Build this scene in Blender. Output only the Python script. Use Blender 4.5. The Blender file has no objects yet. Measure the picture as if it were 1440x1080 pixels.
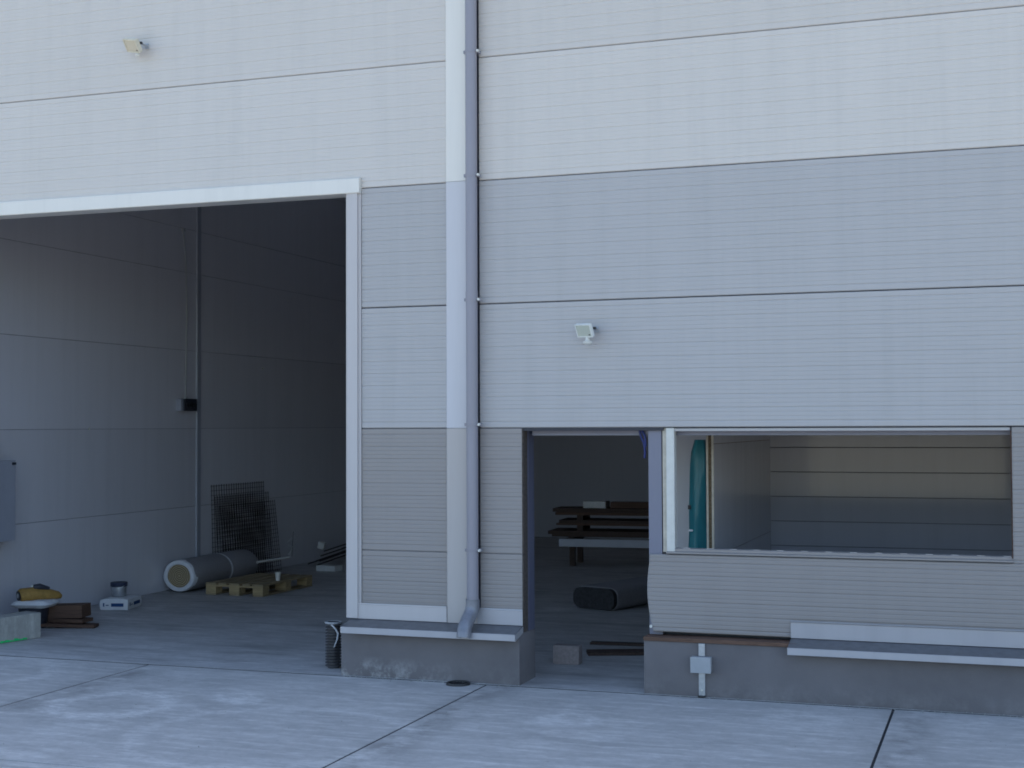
import bpy, bmesh, math, random
from mathutils import Vector, Matrix, Euler
random.seed(7)
S = bpy.context.scene
COL = S.collection

# ------------------------------------------------------------ camera, sky, sun, exposure
cam = bpy.data.cameras.new("camera"); co = bpy.data.objects.new("camera", cam); COL.objects.link(co)
cam.sensor_width = 36; cam.lens = 49.5; cam.clip_start = 0.1; cam.clip_end = 3000
yaw, pitch, roll = math.radians(19.172), math.radians(1.685), math.radians(-0.24)
cy, sy, cp, sp = math.cos(yaw), math.sin(yaw), math.cos(pitch), math.sin(pitch)
fw = Vector((-sy*cp, cy*cp, sp)); rt = Vector((cy, sy, 0)); up = rt.cross(fw)
c, s = math.cos(roll), math.sin(roll)
rt, up = c*rt + s*up, -s*rt + c*up
m = Matrix((rt, up, -fw)).transposed().to_4x4(); m.translation = Vector((0, -10.605, 2.039))
co.matrix_world = m
S.camera = co

SUN_EL, SUN_ROT = math.radians(47), math.radians(8)
w = bpy.data.worlds.new("World"); S.world = w; w.use_nodes = True
nt = w.node_tree; nt.nodes.clear()
sky = nt.nodes.new("ShaderNodeTexSky"); sky.sky_type = 'NISHITA'; sky.sun_disc = False
sky.sun_elevation = SUN_EL; sky.sun_rotation = SUN_ROT; sky.air_density = 1.0; sky.dust_density = 1.8; sky.ozone_density = 1.5
bg = nt.nodes.new("ShaderNodeBackground"); bg.inputs[1].default_value = 0.13
wo = nt.nodes.new("ShaderNodeOutputWorld")
nt.links.new(sky.outputs[0], bg.inputs[0]); nt.links.new(bg.outputs[0], wo.inputs[0])
sl = bpy.data.lights.new("sun", 'SUN'); so = bpy.data.objects.new("sun", sl); COL.objects.link(so)
sl.energy = 4.6; sl.angle = math.radians(0.53); sl.color = (1.0, 0.95, 0.86)
sd = Vector((math.sin(SUN_ROT)*math.cos(SUN_EL), math.cos(SUN_ROT)*math.cos(SUN_EL), math.sin(SUN_EL)))
so.rotation_euler = sd.to_track_quat('Z', 'Y').to_euler(); so.location = (0, 40, 40)
vs = S.view_settings; vs.view_transform = 'Standard'; vs.look = 'None'; vs.gamma = 1.0; vs.use_curve_mapping = False
vs.exposure = 1.52
S.render.engine = 'CYCLES'
S.cycles.max_bounces = 10; S.cycles.diffuse_bounces = 7; S.cycles.glossy_bounces = 4
S.cycles.sample_clamp_indirect = 6; S.cycles.filter_width = 1.8

# ------------------------------------------------------------ materials
def ramp(N, L, fac, stops):
    r = N.new("ShaderNodeValToRGB"); e = r.color_ramp.elements
    e[0].position, e[0].color = stops[0][0], (*stops[0][1], 1)
    e[1].position, e[1].color = stops[-1][0], (*stops[-1][1], 1)
    for p, col in stops[1:-1]:
        x = e.new(p); x.color = (*col, 1)
    L.new(fac, r.inputs[0]); return r.outputs[0]
def mixc(N, L, fac, a, b, mode='MIX'):
    x = N.new("ShaderNodeMix"); x.data_type = 'RGBA'; x.blend_type = mode
    for sock, v in ((x.inputs[0], fac), (x.inputs[6], a), (x.inputs[7], b)):
        if isinstance(v, (int, float)): sock.default_value = v
        elif isinstance(v, tuple): sock.default_value = (*v, 1)
        else: L.new(v, sock)
    return x.outputs[2]
def noise(N, L, co_, scale, detail=4, rough=.55, stretch=(1, 1, 1)):
    mp = N.new("ShaderNodeMapping"); mp.inputs['Scale'].default_value = stretch
    L.new(co_, mp.inputs[0])
    n = N.new("ShaderNodeTexNoise"); n.inputs['Scale'].default_value = scale
    n.inputs['Detail'].default_value = detail; n.inputs['Roughness'].default_value = rough
    L.new(mp.outputs[0], n.inputs['Vector']); return n.outputs[0]
def mrange(N, L, v, a, b, c_, d):
    x = N.new("ShaderNodeMapRange"); L.new(v, x.inputs[0])
    for i, q in enumerate((a, b, c_, d)): x.inputs[i+1].default_value = q
    return x.outputs[0]
def newmat(name, rough=.6, metal=0.0, spec=.5):
    mt = bpy.data.materials.new(name); mt.use_nodes = True
    N, L = mt.node_tree.nodes, mt.node_tree.links
    b = N['Principled BSDF']; b.inputs['Roughness'].default_value = rough
    b.inputs['Metallic'].default_value = metal; b.inputs['Specular IOR Level'].default_value = spec
    return mt, N, L, b
def wpos(N):
    return N.new("ShaderNodeNewGeometry").outputs['Position']
def opos(N):
    return N.new("ShaderNodeTexCoord").outputs['Object']
def bump(N, L, b, h, strength, dist=.01):
    x = N.new("ShaderNodeBump"); x.inputs['Strength'].default_value = strength; x.inputs['Distance'].default_value = dist
    L.new(h, x.inputs['Height']); L.new(x.outputs[0], b.inputs['Normal'])

def coated(name, col, rough=.42, var=.055, spec=.5, dirt=.5, wave=0.0, metal=0.0):
    """factory-coated steel sheet with faint rain streaks, dust and uneven gloss"""
    mt, N, L, b = newmat(name, rough, metal, spec)
    p = wpos(N)
    st = noise(N, L, p, 1.0, 6, .68, (6, 6, .35))
    cl = noise(N, L, p, .55, 4, .6, (1, 1, 1.6))
    fi = noise(N, L, p, 60, 3, .6)
    dk = tuple(x*(1-var) for x in col); lt = tuple(min(1, x*(1+var*.45)) for x in col)
    c1 = ramp(N, L, st, [(.30, dk), (.52, col), (.75, lt)])
    c2 = mixc(N, L, mrange(N, L, cl, .35, .75, 0, dirt*.35), c1, (col[0]*.86, col[1]*.85, col[2]*.82))
    c3 = mixc(N, L, mrange(N, L, fi, .3, .7, 0, .10), c2, dk)
    oi = N.new('ShaderNodeObjectInfo')                                        # small tone differences between sheets
    hs = N.new('ShaderNodeHueSaturation'); L.new(mrange(N, L, oi.outputs['Random'], 0, 1, .965, 1.03), hs.inputs['Value']); L.new(c3, hs.inputs['Color'])
    L.new(hs.outputs[0], b.inputs['Base Color'])
    L.new(mrange(N, L, st, .3, .7, rough*.85, rough*1.2), b.inputs['Roughness'])
    if wave:
        bump(N, L, b, noise(N, L, p, 1.3, 2, .4, (1, 1, 2.2)), wave, .02)
    else:
        bump(N, L, b, fi, .05, .002)
    return mt
def plain(name, col, rough=.6, metal=0.0, var=.15, scale=14, spec=.5, bmp=.1, dist=.004, stretch=(1, 1, 1)):
    mt, N, L, b = newmat(name, rough, metal, spec)
    n = noise(N, L, opos(N), scale, 5, .6, stretch)
    dk = tuple(x*(1-var) for x in col); lt = tuple(min(1, x*(1+var)) for x in col)
    L.new(ramp(N, L, n, [(.3, dk), (.5, col), (.72, lt)]), b.inputs['Base Color'])
    if bmp: bump(N, L, b, n, bmp, dist)
    return mt

M = {}
M['light'] = coated('coated_panel_grey_white', (.62, .58, .535))
M['grey'] = coated('coated_panel_silver_grey', (.455, .44, .432))
M['brown'] = coated('coated_panel_taupe_grey', (.305, .28, .265))
M['trim_light'] = coated('coated_trim_grey_white', (.76, .73, .665), dirt=.3)
M['trim_grey'] = coated('coated_trim_silver', (.60, .59, .605), dirt=.3)
M['trim_taupe'] = coated('coated_trim_taupe', (.49, .455, .43), dirt=.3)
M['jamb'] = coated('coated_trim_gate_jamb', (.55, .52, .51), dirt=.3)
M['flash'] = coated('coated_flashing_silver', (.46, .455, .475), rough=.34, dirt=.5, var=.06, metal=.2)
M['flash_top'] = plain('dark_flashing_top', (.13, .13, .135), .45, 0, .18, 16, .4, .05)  # sloped top set darker than the rest of the flashing
M['bend'] = plain('dull_galvanised_bend', (.24, .245, .27), .42, .3, .2, 14, .5, .1)
M['cutcore'] = plain('dark_cut_panel_edge', (.095, .08, .07), .9, 0, .35, 40, .2, .4)
M['post_dark'] = coated('primed_steel_door_post', (.11, .115, .17), rough=.4)
M['pipe'] = coated('coated_downpipe_grey', (.29, .28, .315), rough=.36, dirt=.7, var=.08)
M['inner'] = coated('coated_liner_sheet', (.70, .70, .75), rough=.17, spec=.7, wave=.03, var=.05)
M['liner'] = coated('coated_liner_sheet_room', (.58, .585, .66), rough=.085, spec=.75, wave=.015, var=.05)
M['roof'] = coated('roof_sheet', (.78, .78, .78))
M['rear'] = coated('rear_wall_sheet', (.36, .36, .40))
M['core'] = plain('mineral_wool_core', (.17, .13, .085), .95, 0, .45, 60, .2, .6)
M['white_pl'] = plain('white_pvc', (.66, .655, .60), .4, 0, .06, 20, .5, .03)
M['cream'] = plain('cream_pvc', (.52, .47, .38), .5, 0, .15, 20, .5, .03)
M['steel_blue'] = coated('primed_steel_post', (.20, .205, .26), rough=.4)
M['galv'] = plain('galvanised_steel', (.50, .52, .54), .38, .7, .18, 30, .5, .05)
M['black'] = plain('black_plastic', (.018, .018, .02), .45, 0, .3, 20)
M['pipeblack'] = plain('black_corrugated_plastic', (.06, .06, .066), .4, 0, .3, 12)
M['rubber'] = plain('dark_rubber_sheet', (.022, .022, .025), .75, 0, .5, 30, .4, .4)
M['dark_box'] = plain('dark_grey_plastic', (.025, .028, .04), .5, 0, .2, 20)
M['cab'] = plain('grey_enclosure_paint', (.36, .38, .44), .4, 0, .05, 6, .5, .02)
M['greybox'] = plain('light_grey_plastic', (.37, .385, .40), .45, 0, .06, 12, .5, .02)
M['lampw'] = plain('white_lamp_housing', (.74, .75, .70), .4, 0, .08, 20, .5, .03)
M['lampy'] = plain('yellowed_lamp_housing', (.70, .64, .50), .45, 0, .12, 20, .5, .03)
M['teal'] = plain('teal_film', (.02, .19, .22), .32, 0, .25, 7, .5, .6, .02, (1, 1, .25))
M['yellow'] = plain('yellow_fabric', (.33, .20, .055), .7, 0, .25, 25, .3, .4)
M['paper'] = plain('white_paper_sack', (.66, .67, .68), .7, 0, .08, 12, .3, .5, .01)
M['blueprint'] = plain('blue_print_ink', (.02, .06, .17), .6, 0, .15, 40, .3, 0)
M['bluecord'] = plain('blue_cord_plastic', (.02, .035, .17), .4, 0, .15, 40, .4, 0)
M['felt'] = plain('grey_felt_wrap', (.30, .29, .30), .9, 0, .12, 50, .2, .5, .006)
M['wrapw'] = plain('white_film_wrap', (.70, .71, .74), .35, 0, .1, 18, .5, .5, .01)
M['rebar'] = plain('dark_steel_wire', (.06, .052, .05), .7, .3, .4, 40, .4, 0)
M['brick'] = plain('pale_brown_block', (.30, .26, .25), .9, 0, .15, 45, .2, .5)
M['canm'] = plain('tin_can_metal', (.40, .42, .45), .35, .6, .2, 20, .5, .1)
M['canlid'] = plain('dark_blue_lid', (.03, .04, .08), .5, 0, .2, 20)
M['dustwhite'] = plain('dusty_white_board', (.62, .62, .60), .7, 0, .1, 20, .3, .2)
M['spray'] = plain('green_spray_paint', (.03, .55, .16), .6, 0, .3, 30, .3, 0)
M['filler'] = plain('bitumen_joint_filler', (.035, .036, .04), .85, 0, .4, 30, .2, .4)

mt_, N_, L_, b_ = newmat('translucent_fill_sheet', .6)
tl = N_.new('ShaderNodeBsdfTranslucent'); tl.inputs[0].default_value = (.30, .33, .38, 1)
L_.new(tl.outputs[0], N_['Material Output'].inputs['Surface']); M['added_fill_rooflight'] = mt_  # lets sunlight through the roof as added fill for the hall
def wood(name, col, scale=4, axis='x'):
    mt, N, L, b = newmat(name, .75, 0, .3)
    o = opos(N); stv = {'x': (1, 14, 14), 'y': (14, 1, 14), 'z': (14, 14, 1)}[axis]
    n = noise(N, L, o, scale, 6, .65, stv); n2 = noise(N, L, o, 2.2, 3)
    c1 = ramp(N, L, n, [(.28, tuple(x*.5 for x in col)), (.5, col), (.75, tuple(min(1, x*1.35) for x in col))])
    L.new(mixc(N, L, mrange(N, L, n2, .4, .7, 0, .45), c1, tuple(x*.55 for x in col)), b.inputs['Base Color'])
    bump(N, L, b, n, .3, .004); return mt
M['pal_x'] = wood('pallet_wood_x', (.42, .315, .17), 3, 'x')
M['pal_y'] = wood('pallet_wood_y', (.32, .25, .15), 3, 'y')
M['wood_dark'] = wood('brown_weathered_wood', (.115, .066, .045), 4, 'x')
M['wood_y'] = wood('brown_weathered_wood_y', (.075, .05, .04), 4, 'y')
M['osb'] = wood('brown_chipboard', (.15, .088, .062), 7, 'x')

def concrete(name, col, rough=.85, interior=False):
    mt, N, L, b = newmat(name, rough, 0, .35)
    p = wpos(N)
    big = noise(N, L, p, .42, 4, .55, (1, 1.6, 1)); med = noise(N, L, p, 2.4, 7, .70, (.8, 1.5, 1))
    fin = noise(N, L, p, 34, 6, .7); br = noise(N, L, p, 3.2, 5, .7, (.7, 4.0, 1)); spk = noise(N, L, p, 9, 4, .75, (1, 1.6, 1))
    d = tuple(x*.66 for x in col); l = tuple(min(1, x*1.30) for x in col)
    c1 = ramp(N, L, big, [(.3, tuple(x*.86 for x in col)), (.5, col), (.7, tuple(x*1.08 for x in col))])
    c2 = mixc(N, L, mrange(N, L, med, .35, .7, 0, .75), c1, d)
    c3 = mixc(N, L, mrange(N, L, br, .50, .68, 0, .80), c2, l)                 # laitance and brush marks
    c4 = mixc(N, L, mrange(N, L, spk, .60, .76, 0, .55), c3, tuple(min(1, x*1.5) for x in col))   # chalky scuffs
    c5 = mixc(N, L, mrange(N, L, fin, .55, .8, 0, .30), c4, tuple(x*.55 for x in col))
    pt = noise(N, L, p, 1.15, 7, .7, (.8, 1.7, 1))
    c5 = mixc(N, L, mrange(N, L, pt, .55, .70, 0, .6), c5, tuple(min(1, x*1.42) for x in col))       # chalky dried patches
    vo = N.new('ShaderNodeTexVoronoi'); vo.inputs['Scale'].default_value = 3.1; L.new(p, vo.inputs['Vector'])
    c5 = mixc(N, L, mrange(N, L, vo.outputs['Distance'], .015, .05, .55, 0), c5, tuple(x*.35 for x in col))   # grit and oil spots
    gr = noise(N, L, p, 13, 5, .75)
    c5 = mixc(N, L, mrange(N, L, gr, .42, .70, 0, .42), c5, tuple(x*.62 for x in col))
    if interior:                                                              # tyre-dust tracks near the gate
        tr = noise(N, L, p, 1.1, 7, .72, (.6, 3.0, 1))
        c5 = mixc(N, L, mrange(N, L, tr, .50, .68, 0, .8), c5, tuple(x*.45 for x in col))
    else:                                                                     # grime along the expansion joints
        sx = N.new("ShaderNodeSeparateXYZ"); L.new(p, sx.inputs[0])
        a = N.new("ShaderNodeMath"); a.operation = 'ADD'; a.inputs[1].default_value = 3.86 + 310 - .12; L.new(sx.outputs[0], a.inputs[0])
        mo = N.new("ShaderNodeMath"); mo.operation = 'PINGPONG'; mo.inputs[1].default_value = 1.55; L.new(a.outputs[0], mo.inputs[0])
        pr = mrange(N, L, mo.outputs[0], 0, .28, 1, 0)
        gn = mrange(N, L, noise(N, L, p, 2.4, 6, .7), .42, .58, 0, 1)
        mu = N.new("ShaderNodeMath"); mu.operation = 'MULTIPLY'; L.new(pr, mu.inputs[0]); L.new(gn, mu.inputs[1])
        mu2 = N.new("ShaderNodeMath"); mu2.operation = 'MULTIPLY'; mu2.inputs[1].default_value = .75; L.new(mu.outputs[0], mu2.inputs[0])
        c5 = mixc(N, L, mu2.outputs[0], c5, tuple(x*.42 for x in col))
        wob = noise(N, L, p, 3.0, 6, .7); grain = mrange(N, L, noise(N, L, p, 17, 6, .75, (.6, 1.6, 1)), .38, .62, 0, 1)
        for cx, cy_, rad, wid, amt in ((-6.22, -1.72, .42, .13, .9), (-5.5, -1.18, .10, .16, .8), (-5.33, -1.32, .06, .14, .7), (-2.85, -1.2, .16, .13, .7), (-4.6, -2.3, .9, .10, .5), (-1.3, -.75, .2, .15, .6), (-8.2, -.95, .7, .12, .6)):   # pale scuffs
            vm = N.new("ShaderNodeVectorMath"); vm.operation = 'DISTANCE'; L.new(p, vm.inputs[0]); vm.inputs[1].default_value = (cx, cy_, 0)
            a1 = N.new("ShaderNodeMath"); a1.operation = 'MULTIPLY_ADD'; L.new(wob, a1.inputs[0]); a1.inputs[1].default_value = .5; L.new(vm.outputs['Value'], a1.inputs[2])
            a2 = N.new("ShaderNodeMath"); a2.operation = 'SUBTRACT'; L.new(a1.outputs[0], a2.inputs[0]); a2.inputs[1].default_value = rad + .25
            a3 = N.new("ShaderNodeMath"); a3.operation = 'ABSOLUTE'; L.new(a2.outputs[0], a3.inputs[0])
            k = mrange(N, L, a3.outputs[0], wid*.2, wid, amt, 0)
            a4 = N.new("ShaderNodeMath"); a4.operation = 'MULTIPLY'; L.new(k, a4.inputs[0]); L.new(grain, a4.inputs[1])
            c5 = mixc(N, L, a4.outputs[0], c5, tuple(min(.8, x*1.42) for x in col))
    L.new(c5, b.inputs['Base Color'])
    L.new(mrange(N, L, med, .3, .7, rough*.85, min(1, rough*1.1)), b.inputs['Roughness'])
    bump(N, L, b, fin, .25, .004); return mt
M['slab'] = concrete('yard_concrete', (.51, .495, .475))
M['floor'] = concrete('hall_floor_concrete', (.50, .49, .48), .55, True)
M['lintel'] = concrete('cast_concrete_block', (.40, .40, .37), .9)

def render_plaster(name, col):
    mt, N, L, b = newmat(name, .9, 0, .25)
    p = wpos(N); fin = noise(N, L, p, 90, 3, .6); med = noise(N, L, p, 2.2, 5, .6)
    c1 = ramp(N, L, med, [(.3, tuple(x*.85 for x in col)), (.55, col), (.8, tuple(x*1.12 for x in col))])
    sx = N.new("ShaderNodeSeparateXYZ"); L.new(p, sx.inputs[0])
    lowm = mrange(N, L, sx.outputs[2], .02, .17, 1, 0)
    xm = mrange(N, L, sx.outputs[0], -4.75, -4.05, 1, .16)
    ef = mrange(N, L, noise(N, L, p, 7, 7, .75), .46, .66, 0, 1)
    a = N.new("ShaderNodeMath"); a.operation = 'MULTIPLY'; L.new(lowm, a.inputs[0]); L.new(ef, a.inputs[1])
    a2 = N.new("ShaderNodeMath"); a2.operation = 'MULTIPLY'; L.new(a.outputs[0], a2.inputs[0]); L.new(xm, a2.inputs[1])
    L.new(mixc(N, L, a2.outputs[0], c1, (.48, .48, .47)), b.inputs['Base Color'])   # lime efflorescence above the ground
    bump(N, L, b, fin, .5, .003); return mt
M['plinth'] = render_plaster('grey_render_plinth', (.182, .170, .172))

def grass_ground():
    mt, N, L, b = newmat('dry_grass_field', .95, 0, .1)
    p = wpos(N); a = noise(N, L, p, .08, 6, .6); f = noise(N, L, p, 3, 5, .7)
    c1 = ramp(N, L, a, [(.3, (.13, .125, .095)), (.5, (.175, .165, .13)), (.7, (.22, .205, .165))])
    L.new(mixc(N, L, mrange(N, L, f, .4, .7, 0, .5), c1, (.10, .11, .04)), b.inputs['Base Color'])
    bump(N, L, b, f, .6, .05); return mt
M['field'] = grass_ground()

# ------------------------------------------------------------ mesh helpers
class MB:
    def __init__(self): self.bm = bmesh.new()
    def box(self, x0, x1, y0, y1, z0, z1, bev=0, rot=None, at=None):
        g = bmesh.ops.create_cube(self.bm, size=1)['verts']
        T = Matrix.Translation(((x0+x1)/2, (y0+y1)/2, (z0+z1)/2)) @ Matrix.Diagonal((abs(x1-x0), abs(y1-y0), abs(z1-z0), 1))
        if rot is not None: T = Matrix.Translation(at or (0, 0, 0)) @ Euler(rot).to_matrix().to_4x4() @ T
        bmesh.ops.transform(self.bm, matrix=T, verts=g)
        if bev:
            es = list({e for v in g for e in v.link_edges})
            bmesh.ops.bevel(self.bm, geom=es, offset=bev, segments=2, affect='EDGES', profile=.6)
        return self
    def prism_x(self, pts, x0, x1):
        """closed (y,z) outline extruded along x"""
        a = [self.bm.verts.new((x0, y, z)) for y, z in pts]; b = [self.bm.verts.new((x1, y, z)) for y, z in pts]
        n = len(pts)
        for i in range(n):
            self.bm.faces.new((a[i], a[(i+1) % n], b[(i+1) % n], b[i]))
        self.bm.faces.new(a[::-1]); self.bm.faces.new(b); return self
    def prism_z(self, pts, z0, z1):
        a = [self.bm.verts.new((x, y, z0)) for x, y in pts]; b = [self.bm.verts.new((x, y, z1)) for x, y in pts]
        n = len(pts)
        for i in range(n):
            self.bm.faces.new((a[i], a[(i+1) % n], b[(i+1) % n], b[i]))
        self.bm.faces.new(a[::-1]); self.bm.faces.new(b); return self
    def tube(self, path, r, n=12, cap=True):
        path = [Vector(p) for p in path]; rs = r if isinstance(r, (list, tuple)) else [r]*len(path)
        rings = []; ref = None
        for i, p in enumerate(path):
            t = (path[min(i+1, len(path)-1)] - path[max(i-1, 0)]).normalized()
            if ref is None:
                ref = t.orthogonal().normalized()
            ref = (ref - t*ref.dot(t)).normalized(); bi = t.cross(ref)
            rings.append([self.bm.verts.new(p + (ref*math.cos(2*math.pi*k/n) + bi*math.sin(2*math.pi*k/n))*rs[i]) for k in range(n)])
        for a, b in zip(rings, rings[1:]):
            for k in range(n): self.bm.faces.new((a[k], a[(k+1) % n], b[(k+1) % n], b[k]))
        if cap: self.bm.faces.new(rings[0][::-1]); self.bm.faces.new(rings[-1])
        return self
    def lathe(self, prof, n=24, close=False):
        rings = [[self.bm.verts.new((r*math.cos(2*math.pi*k/n), r*math.sin(2*math.pi*k/n), z)) for k in range(n)] for r, z in prof]
        prs = list(zip(rings, rings[1:])) + ([(rings[-1], rings[0])] if close else [])
        for a, b in prs:
            for k in range(n): self.bm.faces.new((a[k], a[(k+1) % n], b[(k+1) % n], b[k]))
        return self
    def xf(self, mat): bmesh.ops.transform(self.bm, matrix=mat, verts=self.bm.verts[:]); return self
    def build(self, name, mat, parent=None, smooth=False, label=None):
        bmesh.ops.recalc_face_normals(self.bm, faces=self.bm.faces[:])
        me = bpy.data.meshes.new(name); self.bm.to_mesh(me); self.bm.free()
        if smooth:
            me.polygons.foreach_set('use_smooth', [True]*len(me.polygons))
            try: me.set_sharp_from_angle(angle=math.radians(38))
            except Exception: pass
        me.materials.append(M[mat]); o = bpy.data.objects.new(name, me); COL.objects.link(o)
        if parent: o.parent = parent
        if label: o['label'] = label
        return o
def thing(name, label, cat, loc=(0, 0, 0), rz=0, group=None):
    o = bpy.data.objects.new(name, None); COL.objects.link(o); o.location = loc; o.rotation_euler = (0, 0, rz)
    o.empty_display_size = .1; o['label'] = label; o['category'] = cat
    if group: o['group'] = group
    return o
def tag(o, label, cat, group=None):
    o['label'] = label; o['category'] = cat
    if group: o['group'] = group
    return o
def share(src, parent=None, loc=None):
    o = src.copy(); COL.objects.link(o)
    o.parent = parent
    if loc is not None: o.location = loc
    return o
def B(*a, **k): return MB().box(*a, **k)

# ------------------------------------------------------------ ground, yard slabs, hall floor
g = MB(); NG = 24
for i in range(1):
    vs_ = [g.bm.verts.new(p) for p in ((-900, -900, -.07), (900, -900, -.07), (900, 900, -.07), (-900, 900, -.07))]
    g.bm.faces.new(vs_)
o = g.build('ground', 'field'); o['kind'] = 'structure'
o = B(-19.35, 11.7, -16.9, -.1165, -.066, -.004).build('joint_filler', 'filler'); o['kind'] = 'structure'
yard = bpy.data.objects.new('pavement', None); COL.objects.link(yard); yard['kind'] = 'structure'
XJ = [-3.86 + 3.1*k for k in range(-5, 6)]; XJ = [x if abs(x+6.96) > .01 else -6.95 for x in XJ]
YJ = [-.150, -3.40, -6.75, -10.1, -13.45, -16.8]
for i in range(len(XJ)-1):
    for j in range(len(YJ)-1):
        q = MB(); gx, gy = .009, .007
        q.box(XJ[i]+gx, XJ[i+1]-gx, YJ[j+1]+gy, YJ[j]-gy, -.06, 0, .004)
        q.build('concrete_slab', 'slab', yard)
o = B(-16.1, 7.8, -.116, 14.0, -.3, -.001).build('hall_floor', 'floor'); o['kind'] = 'structure'

# ------------------------------------------------------------ warehouse
wh = thing('warehouse', 'grey panel-clad warehouse with open gate, doorway and window opening', 'building', (0, 0, 0))
H = 2.017; ROWZ = [H + k for k in range(-2, 6)]
GAP = .0038

def rib_panel(x0, x1, z0, z1, mat, y0=0.0, th=.10, zref=H, name='wall_panel', warp=False, core=True, parent=None, gap=None):
    GAP = gap or .0038
    """sandwich panel: ribbed outer skin with grooves every 100 mm and shallow lines between"""
    zs = []
    k0 = int(math.floor((z0 - zref)/.1)) - 1; k1 = int(math.ceil((z1 - zref)/.1)) + 1
    for k in range(k0, k1):
        for off, hw, d in ((.05, .0085, .0036), (.0167, .006, .0018), (.0833, .006, .0018)):
            zc = zref + k*.1 + off
            if zc - hw - .002 > z0 + .012 and zc + hw + .002 < z1 - .012: zs.append((zc, hw, d))
    zs.sort()
    prof = [(y0 + .006, z0 + GAP), (y0, z0 + GAP + .006)]
    for zc, hw, d in zs:
        prof += [(y0, zc-hw), (y0+d, zc-hw*.25), (y0+d, zc+hw*.25), (y0, zc+hw)]
    prof += [(y0, z1 - GAP - .006), (y0 + .006, z1 - GAP)]
    b = MB(); nx = 10 if warp else 1
    xs = [x0 + (x1-x0)*(i/nx)**(2.2 if warp else 1) for i in range(nx+1)]
    cols = []
    for x in xs:
        col = []
        for y, z in prof + [(y0+th, z1-GAP), (y0+th, z0+GAP)]:
            dy = dx = dz = 0
            if warp and y < y0 + .05:
                f = max(0, 1 - (x - x0)/.75)**2; lo = max(0, (1.0 - z)/.55)
                dy = -.034*f*lo**1.3; dx = .035*f*(lo**1.5) - .028*math.sin(min(1, lo)*math.pi)*f
                dz = .006*f*lo
            col.append(b.bm.verts.new((x+dx, y+dy, z+dz)))
        cols.append(col)
    n = len(cols[0])
    for a, c_ in zip(cols, cols[1:]):
        for i in range(n): b.bm.faces.new((a[i], a[(i+1) % n], c_[(i+1) % n], c_[i]))
    b.bm.faces.new(cols[0][::-1]); b.bm.faces.new(cols[-1])
    return b.build(name, mat, parent or wh)

AX = [-16.157, -10.157, -4.157, 1.843, 7.843]
pil = .045
# upper rows, full bays
for bi in range(4):
    xa, xb = AX[bi] + .197, AX[bi+1] - .01
    for r, mat in ((2, 'light'), (3, 'light'), (4, 'light')):
        rib_panel(xa, xb, H+r, H+r+1, mat, gap=.0024)
    rib_panel(xa, xb, H+5, H+5.9, 'light')
# left gate bay piers
GL, GR = -9.18, -5.134
for xa, xb in ((GR+.13, AX[2]-.01), (AX[1]+.01, GL-.13)):
    for z0, z1, mat in ((.45, H-1, 'brown'), (H-1, H, 'brown'), (H, H+1, 'grey'), (H+1, H+2, 'grey')):
        rib_panel(xa, xb, z0, z1, mat, gap=.0012 if mat == 'brown' else None)
# bay with door and window
DL, DR = -3.608, -2.56
WL, WR, WS, WT = -2.475, .065, 1.062, H
for r in (0, 1): rib_panel(AX[2]+.197, AX[3]-.01, H+r, H+r+1, 'grey')
rib_panel(AX[2]+.197, DL, .45, H-1, 'brown', gap=.0012); rib_panel(AX[2]+.197, DL, H-1, H, 'brown', gap=.0012)
rib_panel(DR-.012, AX[3]-.01, .452, WS-.012, 'brown', warp=True, y0=-.002, zref=H+.02)
rib_panel(WR, AX[3]-.01, WS-.02, H, 'brown', y0=.001)
# neighbouring bays (outside the picture)
for xa, xb in ((AX[0]+.01, AX[1]-.01), (AX[3]+.01, AX[4]-.01)):
    for z0, z1, mat in ((.45, H-1, 'brown'), (H-1, H, 'brown'), (H, H+1, 'grey'), (H+1, H+2, 'grey')):
        rib_panel(xa, xb, z0, z1, mat)
# backing sheet behind panel joints
for xa, xb in ((AX[0], GL-.10), (GR+.10, DL+.0), (WR+.0, AX[4])):
    B(xa+.02, xb-.005, .1005, .115, .40, H-.001).build('backing_sheet', 'steel_blue', wh)
B(AX[0]+.02, GL-.10, .1005, .115, H+.001, 4.0).build('backing_sheet', 'steel_blue', wh)
B(GR+.10, AX[4]-.02, .1005, .115, H+.001, 4.0).build('backing_sheet', 'steel_blue', wh)
B(AX[0]+.02, AX[4]-.02, .1005, .115, 4.002, 7.9).build('backing_sheet', 'steel_blue', wh)

# pilaster trims over the vertical joints
for ax in AX[0:5]:
    x0, x1 = ax - .087, ax + .172
    for z0, z1, mat in ((.455, H, 'trim_taupe'), (H+.003, H+2, 'trim_grey'), (H+2.003, 7.9, 'trim_light')):
        MB().prism_z([(x0, -.002), (x0, -.014), (x0+.006, -.020), (x1-.006, -.020), (x1, -.014), (x1, -.002)], z0, z1).build('pilaster_trim', mat, wh)
# gate frame trims
MB().prism_z([(GR, .11), (GR, -.028), (GR+.012, -.034), (GR+.104, -.034), (GR+.104, -.012), (GR+.128, -.012), (GR+.128, .0), (GR+.10, .0), (GR+.10, .11)], .46, 3.972).build('gate_jamb_trim', 'jamb', wh)
MB().prism_z([(GL, .11), (GL-.10, .11), (GL-.10, 0), (GL-.128, 0), (GL-.128, -.012), (GL-.104, -.012), (GL-.104, -.034), (GL-.012, -.034), (GL, -.028)], .46, 3.972).build('gate_jamb_trim', 'jamb', wh)
MB().prism_x([(.16, 3.975), (-.040, 3.972), (-.046, 3.978), (-.046, 4.090), (-.040, 4.098), (-.003, 4.106), (-.003, 4.02), (.16, 4.02)], GL-.13, GR+.127).build('gate_head_trim', 'trim_light', wh)
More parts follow.
